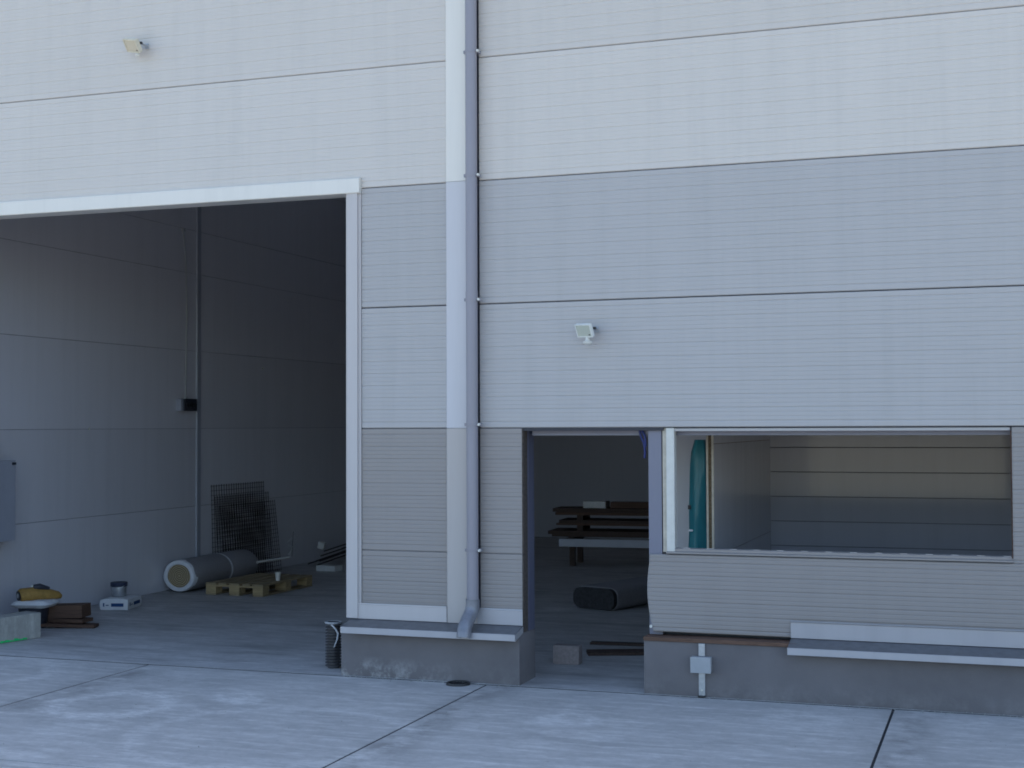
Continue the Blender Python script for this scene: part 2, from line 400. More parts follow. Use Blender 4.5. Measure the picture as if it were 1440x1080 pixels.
# roof and outer walls
for x0, x1, y0, y1 in ((AX[0], AX[4], .0, 7.6), (AX[0], AX[4], 8.4, 14.2), (AX[0], -9.5, 7.601, 8.399), (-5.0, AX[4], 7.601, 8.399)):
    B(x0, x1, y0, y1, 7.92, 8.10).build('roof', 'roof', wh)
B(-9.499, -5.001, 7.602, 8.398, 8.0, 8.012).build('added_fill_rooflight', 'added_fill_rooflight', wh)  # added out of view in a roof opening, to brighten the deep hall
B(AX[0]-.1, AX[4]+.1, -.04, .0, 7.85, 8.2).build('eave_trim', 'trim_light', wh)
B(AX[0], AX[4], 14.0, 14.15, -.2, 7.919).build('rear_wall', 'rear', wh)
B(AX[0]-.1, AX[0], 0.0, 14.15, -.2, 7.919).build('side_wall', 'light', wh)
B(AX[4], AX[4]+.1, 0.0, 14.15, -.2, 7.919).build('side_wall', 'light', wh)
# hall partition on the left, horizontal liner panels
XW = -9.85
for ya, yb in ((.13, 5.30), (5.32, 10.6), (10.62, 13.99)):
    for z0, z1 in ((.0, H-1), (H-1, H), (H, H+1), (H+1, H+2), (H+2, 4.577), (4.577, 5.6), (5.6, 6.7), (6.7, 7.9)):
        b = MB(); zz0, zz1 = z0+.0022, z1-.0022
        b.prism_z([(0, 0)]*0 or [(XW-.1, ya), (XW, ya), (XW, yb), (XW-.1, yb)], zz0, zz1)
        b.build('liner_panel', 'inner', wh)
B(XW-.108, XW-.1005, .13, 13.99, 0, 7.9).build('backing_sheet', 'steel_blue', wh)
for yt in (5.31, 10.61):
    MB().prism_z([(XW+.001, yt-.05), (XW+.018, yt-.043), (XW+.018, yt+.043), (XW+.001, yt+.05)], .002, 7.9).build('joint_trim', 'cab', wh)
for yt, zt in ((7.0, 2.86), (3.0, 2.02)):
    MB().tube([(XW, yt, zt), (XW+.012, yt, zt)], .014, 8).build('screw', 'white_pl', wh)

# door and window surround
B(DL+.0005, DL+.010, .004, .110, .40, H-.004).build('cut_edge', 'cutcore', wh)
B(DL-.05, DL+.016, .1165, .26, .3985, H+.01).build('door_post', 'post_dark', wh)
B(DR-.01, AX[3]-.02, .1005, .115, .4015, WS-.015).build('backing_sheet', 'dark_box', wh)
B(-2.585, -2.482, .035, .135, .43, H+.05).build('steel_post', 'steel_blue', wh, label='blue-grey steel post between doorway and window')
B(DL+.05, AX[3], .1165, .18, H-.06, H+.06).build('steel_lintel', 'steel_blue', wh)
B(DL+.002, -2.46, .012, .0995, H-.022, H+.003).build('door_head_trim', 'dark_box', wh)
wn = MB()
wn.box(WL+.002, WL+.032, .03, .09, WS, H-.001, .003)
wnd = wn.build('window', 'cream', wh, label='unglazed ribbon window frame with cream, white and rusty edges')
B(WL+.034, WL+.098, .012, .095, WS+.003, H-.002, .006).build('frame_post', 'white_pl', wnd)
B(WL+.099, WR-.012, .02, .09, H-.028, H-.006, .003).build('frame_head', 'grey', wnd)
B(WR-.010, WR-.002, .012, .095, WS+.02, H-.03).build('frame_edge', 'wood_dark', wnd)
MB().prism_x([(-.006, WS-.010), (-.012, WS-.006), (-.012, WS+.004), (.018, WS+.010), (.018, WS+.026), (.024, WS+.030), (.095, WS+.030), (.095, WS-.010)], WL+.035, WR+.0).build('frame_sill', 'brown', wnd)
for k in range(14):
    xk = WL + .16 + k*.178
    B(xk, xk+.05, .03, .05, WS+.0305, WS+.0345).build('glazing_packer', 'trim_taupe', wnd)

# plinths
B(-5.146, -3.60, -.10, .30, -.05, .398, .004).build('plinth', 'plinth', wh)
B(-2.596, AX[4], -.11, .13, -.05, .400, .004).build('plinth', 'plinth', wh)
B(AX[0], GL-.01, -.10, .30, -.05, .398, .004).build('plinth', 'plinth', wh)
# timber board on the right plinth
bd = MB(); bd.box(-2.598, -1.44, -.122, .06, .4015, .430, .003)
bd.build('sole_board', 'osb', wh)
B(-1.45, AX[4], -.018, .06, .4015, .446).build('sole_board', 'osb', wh)
# flashings
def flashing(x0, x1, lip, xa=None, label=None):
    t = .0025
    b = MB()
    pts = [(-.004, .452), (-.020, .456), (-.022, .570)]
    if lip: pts += [(-.034, .577), (-.036, .584)]
    else: pts += [(-.026, .574), (-.024, .582)]
    back = [(y+t*1.2, z+t*.4) for y, z in pts[::-1]]
    if lip: b.prism_x(pts + back, x0, x1)
    else:
        b.prism_x(pts + back, -3.982, x1)
        MB().prism_x(pts + back, x0 + .07, -4.246).build('flashing_upstand', 'jamb', wh)
    zt = .452
    b.prism_x([(-.2045, .4105), (-.209, .408), (-.209, .360), (-.200, .357), (-.200, .360), (-.2065, .363), (-.2065, .406), (-.2045, .407)], x0, x1)
    o = b.build('sill_flashing', 'flash', wh, label=label)
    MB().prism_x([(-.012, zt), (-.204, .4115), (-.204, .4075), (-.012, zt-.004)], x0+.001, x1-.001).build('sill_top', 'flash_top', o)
    return o
fl = MB()
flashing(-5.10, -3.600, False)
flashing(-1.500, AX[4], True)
# folded end of the left flashing
MB().prism_x([(-.204, .407), (-.012, .447), (-.012, .40), (-.204, .356)], -3.6000, -3.5975).build('flashing_end', 'flash', wh)
MB().tube([(-2.555, -.036, .50), (-2.555, -.052, .50)], .012, 8).build('screw', 'white_pl', wh)

# room behind the window: glossy liner boards
RY, RX = 4.0, -2.263
for k in range(12):
    z1 = 2.80 - (k*.2515) + .005; z0 = z1 - .2475
    if z1 < .05: break
    MB().prism_x([(RY+.02, max(0, z0)), (RY, max(0, z0)+.003), (RY, z1-.003), (RY+.006, z1), (RY+.02, z1)], RX, 2.6).build('liner_board', 'liner', wh)
B(RX, 2.6, RY+.021, RY+.08, 0, 2.85).build('backing_sheet', 'steel_blue', wh)
for k in range(3):
    B(RX-.006, RX, 1.0, RY+.02, .001+k*.94, .936+k*.94).build('liner_panel', 'inner', wh)
B(RX-.054, RX-.0065, 1.0, RY+.02, .001, 2.82).build('panel_core', 'core', wh)
B(RX-.060, RX-.0545, 1.0, RY+.02, .001, 2.82).build('liner_panel', 'inner', wh)
B(RX-.0545, RX-.054, .99, .998, .5, 2.8).build('panel_edge', 'cream', wh)
B(RX-.062, RX-.046, .985, 1.02, .001, 2.82).build('edge_channel', 'cream', wh)
B(RX-.018, RX-.0005, .985, .999, .001, 2.82).build('edge_channel', 'cream', wh)
B(-2.84, RX-.065, 1.72, 1.78, .001, 2.82).build('liner_panel', 'trim_grey', wh)
B(2.6, 2.68, .2, RY+.08, 0, 2.85).build('room_wall', 'inner', wh)
B(-2.84, 2.68, .19, RY+.08, 2.85, 2.92).build('room_ceiling', 'dustwhite', wh)

# ------------------------------------------------------------ downpipe
dp = thing('downpipe', 'grey metal rain downpipe on the pilaster with kicked outlet', 'downpipe', (-3.995, -.088, .36))
R0 = .047
b = MB(); b.tube([(0, 0, .26), (0, 0, 7.5)], R0, 24, True); b.build('pipe', 'pipe', dp, True)
pth = [(0, 0, .30), (0, 0, .25)]
for i in range(1, 7):
    a = math.radians(52)*i/6; pth.append((-.004*i*.5, -.10*(1-math.cos(a)), .25 - .10*math.sin(a)))
y, z = pth[-1][1], pth[-1][2]
dvec = (math.sin(math.radians(52)), math.cos(math.radians(52)))
pth.append((-.016, y - dvec[0]*.085, z - dvec[1]*.085)); y, z = pth[-1][1], pth[-1][2]
for i in range(1, 6):
    a = math.radians(52 - 40*i/5); y -= .024*math.sin(a); z -= .024*math.cos(a); pth.append((-.018, y, z))
b = MB(); b.tube(pth, .056, 24, False); b.tube([p for p in pth[::-1]], .053, 24, False)
b.build('outlet_bend', 'bend', dp, True)
for k in range(6):
    zz = H - 1 + k + .03 - .36
    q = MB(); q.tube([(0, 0, zz-.012), (0, 0, zz+.012)], R0+.003, 24); q.box(-.064, -.04, -.004, .06, zz-.012, zz+.012); q.box(.04, .064, -.004, .06, zz-.012, zz+.012)
    br = q.build('bracket', 'pipe', dp, True)
    MB().tube([(.062, -.022, zz), (.062, .0, zz)], .011, 8).build('bolt', 'white_pl', br)
for zz in (3.05, ):
    MB().tube([(0, 0, zz-.36), (0, 0, zz-.30)], R0+.0022, 24).build('sleeve', 'pipe', dp, True)

# ------------------------------------------------------------ floodlights
def floodlight(loc, label, mat, rx, rz, ry, sc, sensor=True, lens='lens'):
    t = thing('floodlight', label, 'floodlight', loc, 0, 'floodlights on the facade')
    Rm = Euler((math.radians(rx), math.radians(ry), math.radians(rz)), 'XYZ').to_matrix().to_4x4()
    def X(mb): return mb.xf(Matrix.Translation((0, -.125, 0)) @ Rm @ Matrix.Scale(sc, 4))
    hs = X(B(-.085, .085, -.016, .016, -.062, .062, .008)).build('housing', mat, t)
    fr = MB()
    for a in ((-.085, .085, .052, .062), (-.085, .085, -.062, -.052)): fr.box(a[0], a[1], -.022, -.0155, a[2], a[3], .001)
    for a in ((-.085, -.074), (.074, .085)): fr.box(a[0], a[1], -.022, -.0155, -.0519, .0519, .001)
    X(fr).build('bezel', mat, hs)
    X(B(-.073, .073, -.0175, -.0162, -.051, .051)).build('lens', lens, hs)
    X(B(.045, .062, -.0195, -.0176, -.044, -.034)).build('led_chip', 'black', hs)
    fins = MB()
    for k in range(9): fins.box(-.064+k*.016, -.061+k*.016, .0162, .032, -.05, .05)
    X(fins).build('heat_sink', mat, hs)
    B(.066, .088, -.125, -.105, .004, .024).build('yoke', 'black', t)
    MB().tube([(.078, -.112, .014), (.072, -.07, .012), (.066, -.002, .012)], .008, 8).build('arm', 'greybox', t)
    B(.05, .082, -.010, -.0005, -.012, .036, .003).build('wall_plate', 'greybox', t)
    if sensor:
        ss = MB(); ss.lathe([(0, -.130), (.022, -.130), (.036, -.119), (.038, -.104), (.018, -.096), (.012, -.07), (.0, -.07)], 18)
        ss.xf(Matrix.Translation((.018, -.112, .016))).build('motion_sensor', 'white_pl', t, True)
    else:
        ss = MB(); ss.lathe([(0, -.098), (.012, -.098), (.02, -.089), (.02, -.079), (.01, -.074), (.008, -.06), (0, -.06)], 14)
        ss.xf(Matrix.Translation((.035, -.10, 0))).build('motion_sensor', 'white_pl', t, True)
    return t
lm, N_, L_, b_ = newmat('lamp_front_glass', .12, 0, .6); b_.inputs['Base Color'].default_value = (.52, .55, .47, 1); M['lens'] = lm
ly, N_, L_, b_ = newmat('lamp_front_glass_aged', .2, 0, .6); b_.inputs['Base Color'].default_value = (.62, .55, .42, 1); M['lens_aged'] = ly
f1 = floodlight((-3.045, 0, 2.775), 'small white floodlight with motion sensor on the grey panel above the doorway', 'lampw', 26, -20, 2, .86)
f2 = floodlight((-7.15, 0, 5.385), 'small yellowed floodlight high on the pale wall above the gate', 'lampy', 38, -16, 12, 1.0, False, 'lens_aged')

# ------------------------------------------------------------ junction box on the right plinth
jb = thing('junction_box', 'light grey junction box with flat cable duct on the right plinth', 'junction box', (-2.148, -.11, 0))
B(-.024, .024, -.016, -.001, .305, .398, .002).build('cable_duct', 'galv', jb)
B(-.024, .024, -.016, -.001, .012, .190, .002).build('cable_duct', 'galv', jb)
q = B(-.075, .075, -.060, -.001, .188, .302, .005).build('box', 'greybox', jb)
B(-.077, .077, -.066, -.0605, .186, .304, .002).build('lid', 'greybox', q)
MB().tube([(0, -.017, .052), (0, -.0205, .052)], .009, 10).build('screw', 'white_pl', jb)
MB().tube([(.0, -.03, .001), (.0, -.03, .014)], .028, 14).build('grommet', 'black', jb)

# ------------------------------------------------------------ things outside the gate
cpipe = thing('corrugated_pipe', 'black corrugated drain pipe standing upright beside the left plinth', 'pipe', (-5.365, .20, 0))
prof = []
for k in range(15):
    z = .012 + k*.0245
    prof += [(.052, z), (.069, z+.005), (.069, z+.013), (.052, z+.018)]
pr = [(.050, .0)] + prof + [(.056, .385), (.050, .385), (.050, .004)]
MB().lathe(pr, 28).build('pipe_wall', 'pipeblack', cpipe, True)
b = MB(); b.lathe([(.070, .372), (.074, .378), (.073, .388), (.054, .388), (.054, .372)], 28, True); b.build('rim', 'greybox', cpipe, True)
st = MB()
pts = [(.02, -.078, .372), (.06, -.088, .34), (.085, -.088, .30), (.078, -.090, .25), (.058, -.092, .205), (.05, -.09, .185)]
for a, c_ in zip(pts, pts[1:]):
    a, c_ = Vector(a), Vector(c_); wv = Vector((.007, .0, .003))
    f = [st.bm.verts.new(v) for v in (a-wv, a+wv, c_+wv, c_-wv)]; st.bm.faces.new(f)
so_ = st.build('plastic_strip', 'greybox', cpipe)
md = so_.modifiers.new('t', 'SOLIDIFY'); md.thickness = .003

dr = thing('floor_drain', 'black round drain ring in the yard at the foot of the plinth', 'drain', (-4.075, -.205, 0))
dr.scale = (.72, .72, 1)
MB().lathe([(.105, .002), (.108, .016), (.128, .018), (.134, .004), (.134, -.02), (.105, -.02)], 32, True).build('ring', 'black', dr, True)
b = MB(); b.lathe([(0.0001, .003), (.106, .003), (.106, -.01)], 24); b.build('cover', 'rubber', dr)
for k in range(6):
    h_ = math.sqrt(.1**2 - (-.075+k*.03)**2)
    B(-.075+k*.03-.005, -.075+k*.03+.005, -h_, h_, .0035, .010).build('grate_bar', 'black', dr)

# ------------------------------------------------------------ things in the gate bay
kb = thing('concrete_block', 'pale cast concrete block with green spray mark at the gate', 'concrete block', (-8.83, .85, 0), math.radians(-14))
b = MB(); b.box(-.22, 0, -1.3, 0, .001, .245, .008); b.build('block', 'lintel', kb)
b = MB()
for k in range(14):
    y0 = -.16 - k*.05; h_ = .02 + .022*random.random()
    v = [b.bm.verts.new(p) for p in ((.0012, y0, .006), (.0012, y0-.05, .006), (.0012, y0-.05, h_), (.0012, y0, h_*.8))]; b.bm.faces.new(v)
b.build('spray_mark', 'spray', kb)

def plank(name, label, cat, loc, rz, l, wd, t, mat, tilt=0, group=None):
    o = B(-l/2, l/2, -wd/2, wd/2, 0, t, .003).build(name, mat); o.location = loc; o.rotation_euler = (0, tilt, rz)
    return tag(o, label, cat, group)
plank('wooden_plank', 'lower brown plank lying on the floor behind the concrete block', 'plank', (-9.10, 1.50, .012), math.radians(18), .75, .16, .03, 'wood_dark', math.radians(1.5))
plank('timber_beam', 'short brown timber offcut lying behind the concrete block', 'timber', (-9.18, 1.62, .085), math.radians(12), .56, .22, .13, 'wood_dark', math.radians(-2))
plank('wooden_plank', 'second brown plank under the timber offcut by the block', 'plank', (-9.16, 1.60, .048), math.radians(4), .62, .2, .035, 'wood_dark')

def sack(name, label, loc, rz, l, wd, t, mat, prints=None):
    r = thing(name, label, 'sack', loc, rz)
    b = MB(); nx, ny = 14, 10
    def pt(i, j, sgn):
        u, v = i/nx*2-1, j/ny*2-1
        e = (1-abs(u)**6)*(1-abs(v)**6); hgt = t/2*(e**.45)*(1 + .10*math.sin(u*7+v*3)*.5)
        return (u*l/2*(1-.03*abs(v)**2), v*wd/2*(1-.04*abs(u)**2), t/2 + sgn*hgt)
    top = [[b.bm.verts.new(pt(i, j, 1)) for j in range(ny+1)] for i in range(nx+1)]
    bot = [[b.bm.verts.new(pt(i, j, -1)) if 0 < i < nx and 0 < j < ny else top[i][j] for j in range(ny+1)] for i in range(nx+1)]
    for i in range(nx):
        for j in range(ny):
            b.bm.faces.new((top[i][j], top[i+1][j], top[i+1][j+1], top[i][j+1]))
            b.bm.faces.new((bot[i][j], bot[i][j+1], bot[i+1][j+1], bot[i+1][j]))
    b.build('body', mat, r, True); return r
# paper sack with printed ends: a filled block-bottom bag (nearly box shaped)
def block_sack(label, loc, rz, l, wd, t):
    r = thing('paper_sack', label, 'sack', loc, rz)
    b = MB(); b.box(0, l, 0, wd, 0, t)
    bmesh.ops.subdivide_edges(b.bm, edges=b.bm.edges[:], cuts=5, use_grid_fill=True)
    cx, cy_, cz = l/2, wd/2, t/2
    for v in b.bm.verts:
        u, w_, q = (v.co.x-cx)/cx, (v.co.y-cy_)/cy_, (v.co.z-cz)/cz
        v.co.z += .010*(1-u*u)*(1-w_*w_)*max(0, q) - .012*abs(u)**3*max(0, q)
        v.co.x += .008*u*(1-q*q); v.co.y += .008*w_*(1-q*q)
        v.co += Vector((random.uniform(-.0015, .0015), random.uniform(-.0015, .0015), random.uniform(-.0015, .0015)))
    b.build('body', 'paper', r, True)
    e = -.0095
    def mark(x0, x1, z0, z1, side):
        if side == 0: bb = B(x0, x1, e-.001, e, z0, z1)
        else: bb = B(l-e, l-e+.001, x0, x1, z0, z1)
        bb.build('printed_mark', 'blueprint', r)
    for side, L0 in ((0, l), (1, wd)):
        mark(L0*.40, L0*.86, t*.30, t*.60, side); mark(L0*.10, L0*.15, t*.30, t*.62, side); mark(L0*.20, L0*.31, t*.38, t*.46, side)
    return r
block_sack('white paper sack with dark blue print lying by the hall wall', (-9.53, 2.79, 0), math.radians(14), .31, .42, .125)
cn = thing('bucket', 'small metal bucket with dark blue rim standing on the white sack', 'bucket', (-9.435, 3.0, .137))
MB().lathe([(0, 0), (.075, 0), (.080, .01), (.086, .13), (.084, .135), (.080, .135), (.074, .012), (0, .012)], 22).build('body', 'canm', cn, True)
MB().lathe([(.088, .105), (.094, .112), (.096, .148), (.090, .154), (0, .148), (0, .105)], 22).build('lid', 'canlid', cn, True)
MB().tube([(-.09*math.cos(math.pi*k/8), -.03-.05*math.sin(math.pi*k/8), .12-.03*math.sin(math.pi*k/8)) for k in range(9)], .003, 6).build('handle', 'galv', cn)

ws = sack('crumpled_sack', 'crumpled white sack behind the concrete block under the yellow bag', (-9.34, 1.42, .205), math.radians(14), .40, .34, .08, 'paper')
dcan = thing('dark_tub', 'dark tub supporting the white sack behind the concrete block', 'tub', (-9.36, 1.42, 0))
MB().lathe([(0, 0), (.13, 0), (.15, .20), (.155, .212), (.14, .212), (.12, .02), (0, .02)], 22).build('body', 'dark_box', dcan, True)
yb = thing('yellow_bag', 'yellow tool bag with dark round end lying on the white sack', 'bag', (-9.43, 1.28, .268), math.radians(58))
b = MB(); n = 10
b.tube([(0, 0, .065), (.02, 0, .068), (.16, 0, .072), (.30, 0, .055), (.40, 0, .038), (.435, 0, .025)], [.058, .070, .072, .062, .045, .022], 18)
for v in b.bm.verts: v.co.z = max(v.co.z, .006) ; v.co.y *= 1.15
b.build('body', 'yellow', yb, True)
MB().tube([(-.012, 0, .065), (.004, 0, .066)], .05, 18).build('end_disc', 'black', yb)
MB().tube([(-.016, 0, .065), (-.0125, 0, .065)], .024, 14).build('end_cap', 'greybox', yb)
b = MB(); b.tube([(.14, -.02, .142), (.20, -.03, .146), (.30, -.02, .118)], [.03, .034, .02], 12); b.build('flap', 'dark_box', yb, True)
b = MB(); b.tube([(.12, 0, .148), (.18, 0, .168), (.25, 0, .155)], .009, 8); b.build('handle', 'lampw', yb, True)

# insulation roll
rl = thing('insulation_roll', 'rolled insulation mat with yellow core and grey wrap beside the pallet', 'roll', (-9.585, 4.47, .205), math.radians(1))
LN = 1.62; rr = .198
b = MB(); npt = 36
ys = [0, .03, .3, .6, .86, .88, .94, .96, 1.2, 1.55, LN]
rf = [.96, 1, 1.0, .99, .985, .97, .97, .985, 1, .995, .93]
rings = []
for yv, f in zip(ys, rf):
    ring = []
    for k in range(npt):
        a = 2*math.pi*k/npt; r_ = rr*f*(1+.018*math.sin(3*a+yv*1.2)+.01*math.sin(7*a+yv*3))
        ring.append(b.bm.verts.new((1.14*r_*math.cos(a), yv, max(-.203, r_*math.sin(a)))))
    rings.append(ring)
for a_, c_ in zip(rings, rings[1:]):
    for k in range(npt): b.bm.faces.new((a_[k], a_[(k+1) % npt], c_[(k+1) % npt], c_[k]))
b.bm.faces.new(rings[-1]); b.build('wrap', 'felt', rl, True)
b = MB(); b.lathe([(.140, -.012), (.150, -.022), (.185, -.018), (.196, .0), (.197, .06), (.150, .03)], 36, True)
for v in b.bm.verts: v.co.x *= 1.14 + .015*math.sin(math.atan2(v.co.y, v.co.x)*5)
b.xf(Matrix.Rotation(math.radians(-90), 4, 'X')).build('white_film_edge', 'wrapw', rl, True)
wl, N_, L_, b_ = newmat('mineral_wool_spiral', .95, 0, .1)
oc = opos(N_); wv = N_.new("ShaderNodeTexWave"); wv.wave_type = 'RINGS'; wv.rings_direction = 'Y'; wv.inputs['Scale'].default_value = 14; wv.inputs['Distortion'].default_value = 2.2; wv.inputs['Detail'].default_value = 3
L_.new(oc, wv.inputs[0]); L_.new(ramp(N_, L_, wv.outputs['Fac'], [(.1, (.20, .14, .08)), (.5, (.42, .33, .19)), (.9, (.55, .46, .31))]), b_.inputs['Base Color']); bump(N_, L_, b_, wv.outputs['Fac'], .8, .01)
M['wool'] = wl
b = MB(); b.lathe([(.0001, -.004), (.04, .0), (.08, -.006), (.12, .0), (.152, -.004), (.152, .05), (.0001, .05)], 36)
for v in b.bm.verts: v.co.x *= 1.14
b.xf(Matrix.Rotation(math.radians(-90), 4, 'X')).build('wool_core', 'wool', rl, True)
b = MB(); b.lathe([(rr+.001, 0), (rr+.003, .005), (rr+.003, .035), (rr+.001, .04)], 36)
for v in b.bm.verts: v.co.x *= 1.14
b.xf(Matrix.Translation((0, .885, 0)) @ Matrix.Rotation(math.radians(-90), 4, 'X')).build('strap', 'wrapw', rl, True)

# pallet 0.8 x 1.2
pl = thing('pallet', 'wooden euro-size pallet lying on the hall floor beside the insulation roll', 'pallet', (-9.176, 4.41, 0), math.radians(-2))
for y0, wd in ((0, .1), (.1375, .145), (.3275, .145), (.5275, .145), (.7175, .145), (.9, .145), (1.1, .1)): pass
for x0, wd in ((0, .145), (.1825, .10), (.3275, .145), (.5175, .10), (.655, .145)):
    B(x0, x0+wd, 0, 1.2, .1235, .1445, .002).build('deck_board', 'pal_y', pl)
for y0 in (0, .5275, 1.055):
    B(0, .8, y0, y0+.145, .1005, .1225, .002).build('cross_board', 'pal_x', pl)
    for x0 in (0, .3275, .655):
        B(x0+.0015, x0+.1435, y0+.001, y0+.144, .0225, .0995, .003).build('block', 'pal_x', pl)
for x0 in (0, .3275, .655):
    B(x0, x0+.145, 0, 1.2, .0005, .0215, .002).build('bottom_board', 'pal_y', pl)
cup = thing('white_cup', 'small white cup standing on the pallet corner', 'cup', (-8.43, 4.85, .1455))
MB().lathe([(0, 0), (.024, 0), (.034, .088), (.040, .092), (.040, .100), (.032, .100), (.022, .006), (0, .006)], 18).build('body', 'white_pl', cup, True)

# reinforcing mesh sheets leaning on the wall
def mesh_sheet(label, y0, wd, ht, xb, xt, pitch, skew=0.0, loc_z=.0):
    t = thing('mesh_sheet', label, 'wire mesh', (xb, y0, loc_z), 0, 'mesh sheets leaning on the hall wall')
    b = MB(); lean = xt - xb; hz = math.sqrt(max(.01, ht*ht - lean*lean))
    def P_(v, u): return (lean*u + .006*math.sin(v*3), v*wd + skew*u, hz*u + .004)
    nv, nu = int(wd/pitch), int(ht/pitch)
    for k in range(nv+1):
        v = k/nv; b.tube([P_(v, -.0), P_(v, .5), P_(v, 1.0)], .0034, 4)
    t1 = b.build('upright_wires', 'rebar', t); t1['kind'] = 'stuff'
    b = MB()
    for k in range(nu+1):
        u = (k+.3)/(nu+.6); b.tube([P_(0-.01, u), P_(.5, u), P_(1.01, u)], .0034, 4)
    t1 = b.build('cross_wires', 'rebar', t); t1['kind'] = 'stuff'
    return t
mesh_sheet('tallest wire mesh sheet, rearmost against the hall wall', 5.62, 1.38, 1.27, -9.80, -9.835, .062, .0)
mesh_sheet('middle wire mesh sheet of the leaning stack by the hall wall', 5.66, 1.42, 1.12, -9.73, -9.80, .062, -.01)
mesh_sheet('front wire mesh sheet of the leaning stack by the hall wall', 5.74, 1.48, 1.0, -9.67, -9.78, .058, .0)

# bars lying along the wall further back
for k in range(9):
    y0 = 7.6 + .25*k*random.random(); zz = .03 + .05*(k % 4); x0 = -9.3 - .05*(k % 5)
    o = MB().tube([(x0, y0, zz+.02), (x0-.12, y0+2.2, zz+.12), (x0-.22, y0+4.4, zz+.10)], .010, 6).build('steel_bar', 'rebar')
    tag(o, 'dark steel bar in the pile along the hall wall behind the mesh', 'steel bar', 'steel bars piled along the wall')
tb = MB(); tb.tube([(0, 0, 0), (.14, .62, .012)], .018, 10)
o = tb.build('white_tube', 'dustwhite', None, True); o.location = (-9.38, 6.02, .235); tag(o, 'thin pale tube resting across the pile beside the mesh sheets', 'tube')
wc = thing('wire_coil', 'tangled pale wire coil on the pile behind the pallet', 'wire', (-9.25, 6.75, .25))
path = [(.05*math.cos(t*.9), .08*math.sin(t*.9), .012*t + .03*math.sin(t*2.3)) for t in range(0, 24)]
MB().tube(path, .004, 5).build('loops', 'galv', wc)
MB().tube([(0, 0, 0), (.01, .02, .34)], .004, 5).build('tie', 'rebar', wc)
o = B(-.05, .05, -.05, .05, 0, .10, .012, rot=(.1, .25, .3)).build('paper_cup_box', 'dustwhite'); o.location = (-9.62, 8.35, .215); tag(o, 'small pale crumpled carton on the steel bars by the wall', 'carton')
b = MB(); b.prism_z([(0, 0), (.30, -.02), (.33, .16), (.02, .22)], 0, .075); o = b.build('foam_board', 'dustwhite'); o.location = (-9.16, 7.30, .001); tag(o, 'pale foam offcut lying on the floor near the gate jamb', 'foam offcut')

# wall cabinet, socket box
cb = thing('electrical_cabinet', 'grey electrical cabinet on the hall wall at the left edge', 'cabinet', (XW, 1.05, .88))
B(.001, .205, -.28, .405, 0, .82, .004).build('enclosure', 'cab', cb)
B(.2055, .228, -.282, .407, -.002, .822, .004).build('door', 'cab', cb)
B(.2285, .242, .35, .40, .775, .800).build('hinge', 'dark_box', cb)
o = B(0.001, .14, -.12, .20, 0, .112, .006).build('switch_box', 'dark_box'); o.location = (XW, 1.10, 1.755); tag(o, 'dark switch box on the wall above the grey cabinet', 'switch box')
sk = thing('socket_box', 'dark socket box with conduit on the hall wall beside the pale joint trim', 'socket', (XW, 4.86, 2.24))
B(.001, .09, 0, .29, 0, .155, .006).build('box', 'dark_box', sk)
B(.001, .07, -.055, -.001, .0, .15, .004).build('side_plate', 'cab', sk)
for k in range(3): MB().tube([(.09, .06+k*.085, .075), (.1, .06+k*.085, .075)], .03, 12).build('socket', 'black', sk)
MB().tube([(.02, .13, .156), (.02, .135, .185)], .02, 8).build('gland', 'greybox', sk)
MB().tube([(.014, .135, .18), (.014, .16, 1.2), (.014, .14, 1.9), (.014, .09, 2.22), (.014, .07, 2.30)], .009, 8).build('conduit', 'greybox', sk, True)
B(.001, .035, .05, .09, 2.29, 2.33).build('conduit_end', 'greybox', sk)

# ------------------------------------------------------------ things seen through the doorway
o = B(-.115, .115, -.06, .06, 0, .158, .006).build('masonry_block', 'brick'); o.location = (-3.54, 1.0, .0); o.rotation_euler = (0, 0, .02); tag(o, 'pale brown masonry block on the floor inside the doorway', 'block')
plank('wooden_plank', 'dark plank lying on the floor behind the masonry block', 'plank', (-3.05, 1.70, .0), math.radians(22), 1.0, .20, .028, 'wood_y')
plank('wooden_plank', 'thin dark batten lying on the floor inside the doorway', 'plank', (-3.0, 2.15, .0), math.radians(5), 1.3, .10, .022, 'wood_y')
bl = thing('wrapped_bale', 'flat wrapped bale with dark end on the hall floor beyond the doorway', 'bale', (-4.27, 4.50, .0), math.radians(-20))
def rbox(x0, x1, y0, y1, z0, z1, r): 
    q = MB().box(x0, x1, y0, y1, z0, z1); es = [e for e in q.bm.edges if abs(e.verts[0].co.y-e.verts[1].co.y) > .001]
    bmesh.ops.bevel(q.bm, geom=es, offset=r, segments=5, affect='EDGES', profile=.5); return q
rbox(-.29, .29, 0, 1.5, .0, .245, .095).build('sheath', 'felt', bl, True)
rbox(-.278, .278, -.06, -.001, .008, .238, .09).build('dark_end', 'rubber', bl, True)
b = MB(); b.lathe([(0.0001, 0)], 4) if False else None
tsx = [-5.75, -5.0]
ts = thing('timber_stack', 'stack of timber boards on trestles deep in the hall beyond the doorway', 'timber stack', (-5.3, 9.1, 0), math.radians(4))
for x in (-.62, .62):
    B(x-.04, x+.04, -.02, .05, 0, .36).build('trestle_leg', 'wood_y', ts); B(x-.04, x+.04, .50, .57, 0, .36).build('trestle_leg', 'wood_y', ts)
    B(x-.05, x+.05, -.06, .62, .361, .42).build('trestle_beam', 'wood_y', ts)
zz = .421
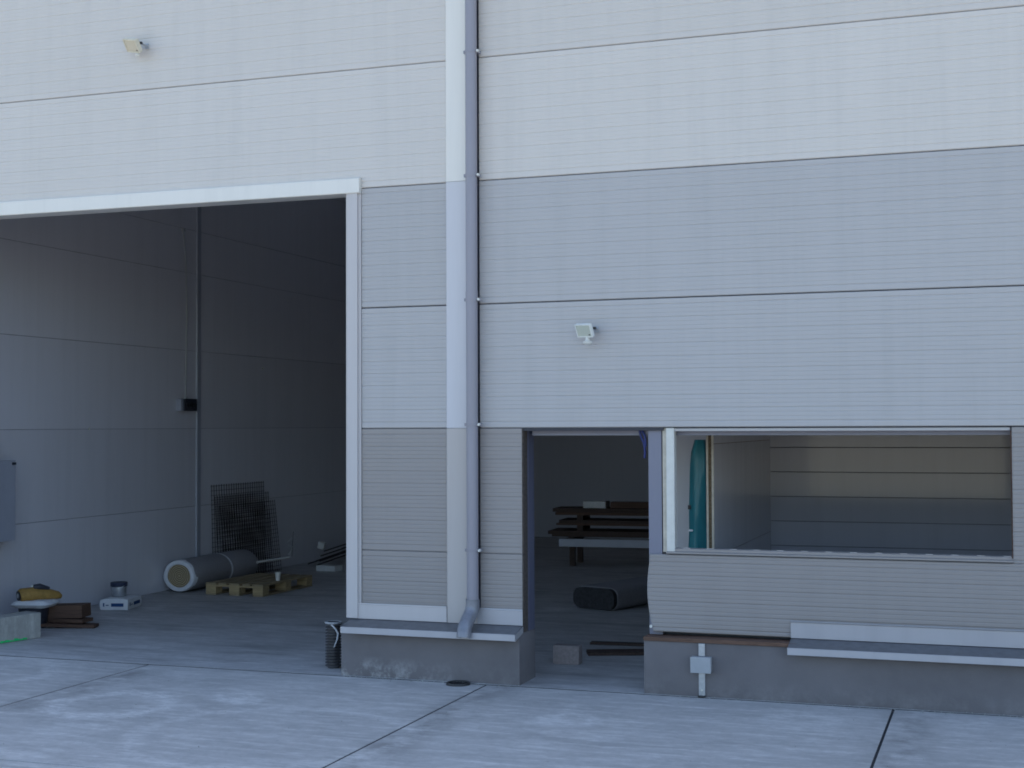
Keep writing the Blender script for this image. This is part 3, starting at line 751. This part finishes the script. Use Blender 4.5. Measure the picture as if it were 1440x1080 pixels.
for k in range(6):
    hh = (.035, .05, .03, .045, .04, .05)[k]; off = random.uniform(-.12, .12)
    B(-.85+off, .80+off, -.05+random.uniform(-.05, .05), .55, zz, zz+hh, .002).build('board', 'wood_dark' if k in (2, 4) else 'wood_y', ts)
    zz += hh + .001
    if k in (1, 3):
        for x in (-.55, .5):
            B(x, x+.09, .0, .5, zz, zz+.075).build('spacer_block', 'wood_y', ts)
        zz += .076
B(-.75, .85, -.30, -.26, .30, .41, .002).build('fascia_board', 'cab', ts)
ZT = zz
o = B(-.17, .17, -.12, .12, 0, .10, .006).build('cardboard_box', 'dustwhite'); o.location = (-5.62, 9.3, ZT+.001+.0); tag(o, 'pale flat box lying on top of the timber stack', 'box')
plank('wooden_plank', 'short brown plank on top of the timber stack beside the pale box', 'plank', (-5.10, 9.34, ZT+.001), math.radians(4), .60, .18, .09, 'wood_dark')
b = MB(); b.tube([(0, 0, 0), (.015, .0, -.06), (.035, 0, -.10), (.045, .0, -.17), (.04, .0, -.22)], .009, 8); b.tube([(.02, 0, 0), (.045, .0, -.05), (.05, 0, -.13)], .009, 8)
o = b.build('blue_cord', 'bluecord', None, True); o.location = (-2.672, .10, 2.0); tag(o, 'short blue cord hanging at the upper right corner of the doorway', 'cord')

# ------------------------------------------------------------ teal wrapped roll behind the window
tr = thing('teal_roll', 'tall teal film-wrapped roll standing behind the window opening', 'roll', (-2.478, 1.28, 0))
b = MB(); npt = 22; rings = []
for i in range(19):
    z = i/18*1.91; f = 1.04 - .10*z/1.95 if z < 1.72 else max(.5, .95-((z-1.72)/.20)**2*.42)
    ring = []
    for k in range(npt):
        a = 2*math.pi*k/npt; r_ = .078*f*(1+.07*math.sin(5*a+z*3)+.07*math.sin(3*a-z*5)+.04*math.sin(9*a+z*9))
        ring.append(b.bm.verts.new((r_*math.cos(a) + .045*(z/1.95)**1.5, r_*math.sin(a), z)))
    rings.append(ring)
for a_, c_ in zip(rings, rings[1:]):
    for k in range(npt): b.bm.faces.new((a_[k], a_[(k+1) % npt], c_[(k+1) % npt], c_[k]))
b.bm.faces.new(rings[0][::-1]); b.bm.faces.new(rings[-1]); b.build('film', 'teal', tr, True)
B(-.052, -.034, -.070, -.045, 1.32, 1.355).build('tape_mark', 'black', tr)
B(-.045, -.010, -.084, -.05, 1.135, 1.15).build('label_sticker', 'wrapw', tr)

# loose grit along the plinths and scattered over the yard
b = MB()
for k in range(420):
    if k < 260:
        x = random.choice((random.uniform(-5.1, -3.6), random.uniform(-2.55, 1.5))); y = -.118 - abs(random.gauss(0, .05))
    else:
        x = random.uniform(-8, 1.5); y = random.uniform(-4.5, -.2)
    r_ = random.uniform(.0025, .008)*(1 if k < 260 else .8)
    T = Matrix.Translation((x, y, r_*.35)) @ Euler((random.random()*3, random.random()*3, random.random()*3)).to_matrix().to_4x4() @ Matrix.Diagonal((1, .7, .55, 1))
    bmesh.ops.create_icosphere(b.bm, subdivisions=1, radius=r_, matrix=T)
o = b.build('loose_grit', 'lintel'); o['kind'] = 'stuff'; o['label'] = 'loose grit lying along the plinths and over the yard slabs'; o['category'] = 'grit'
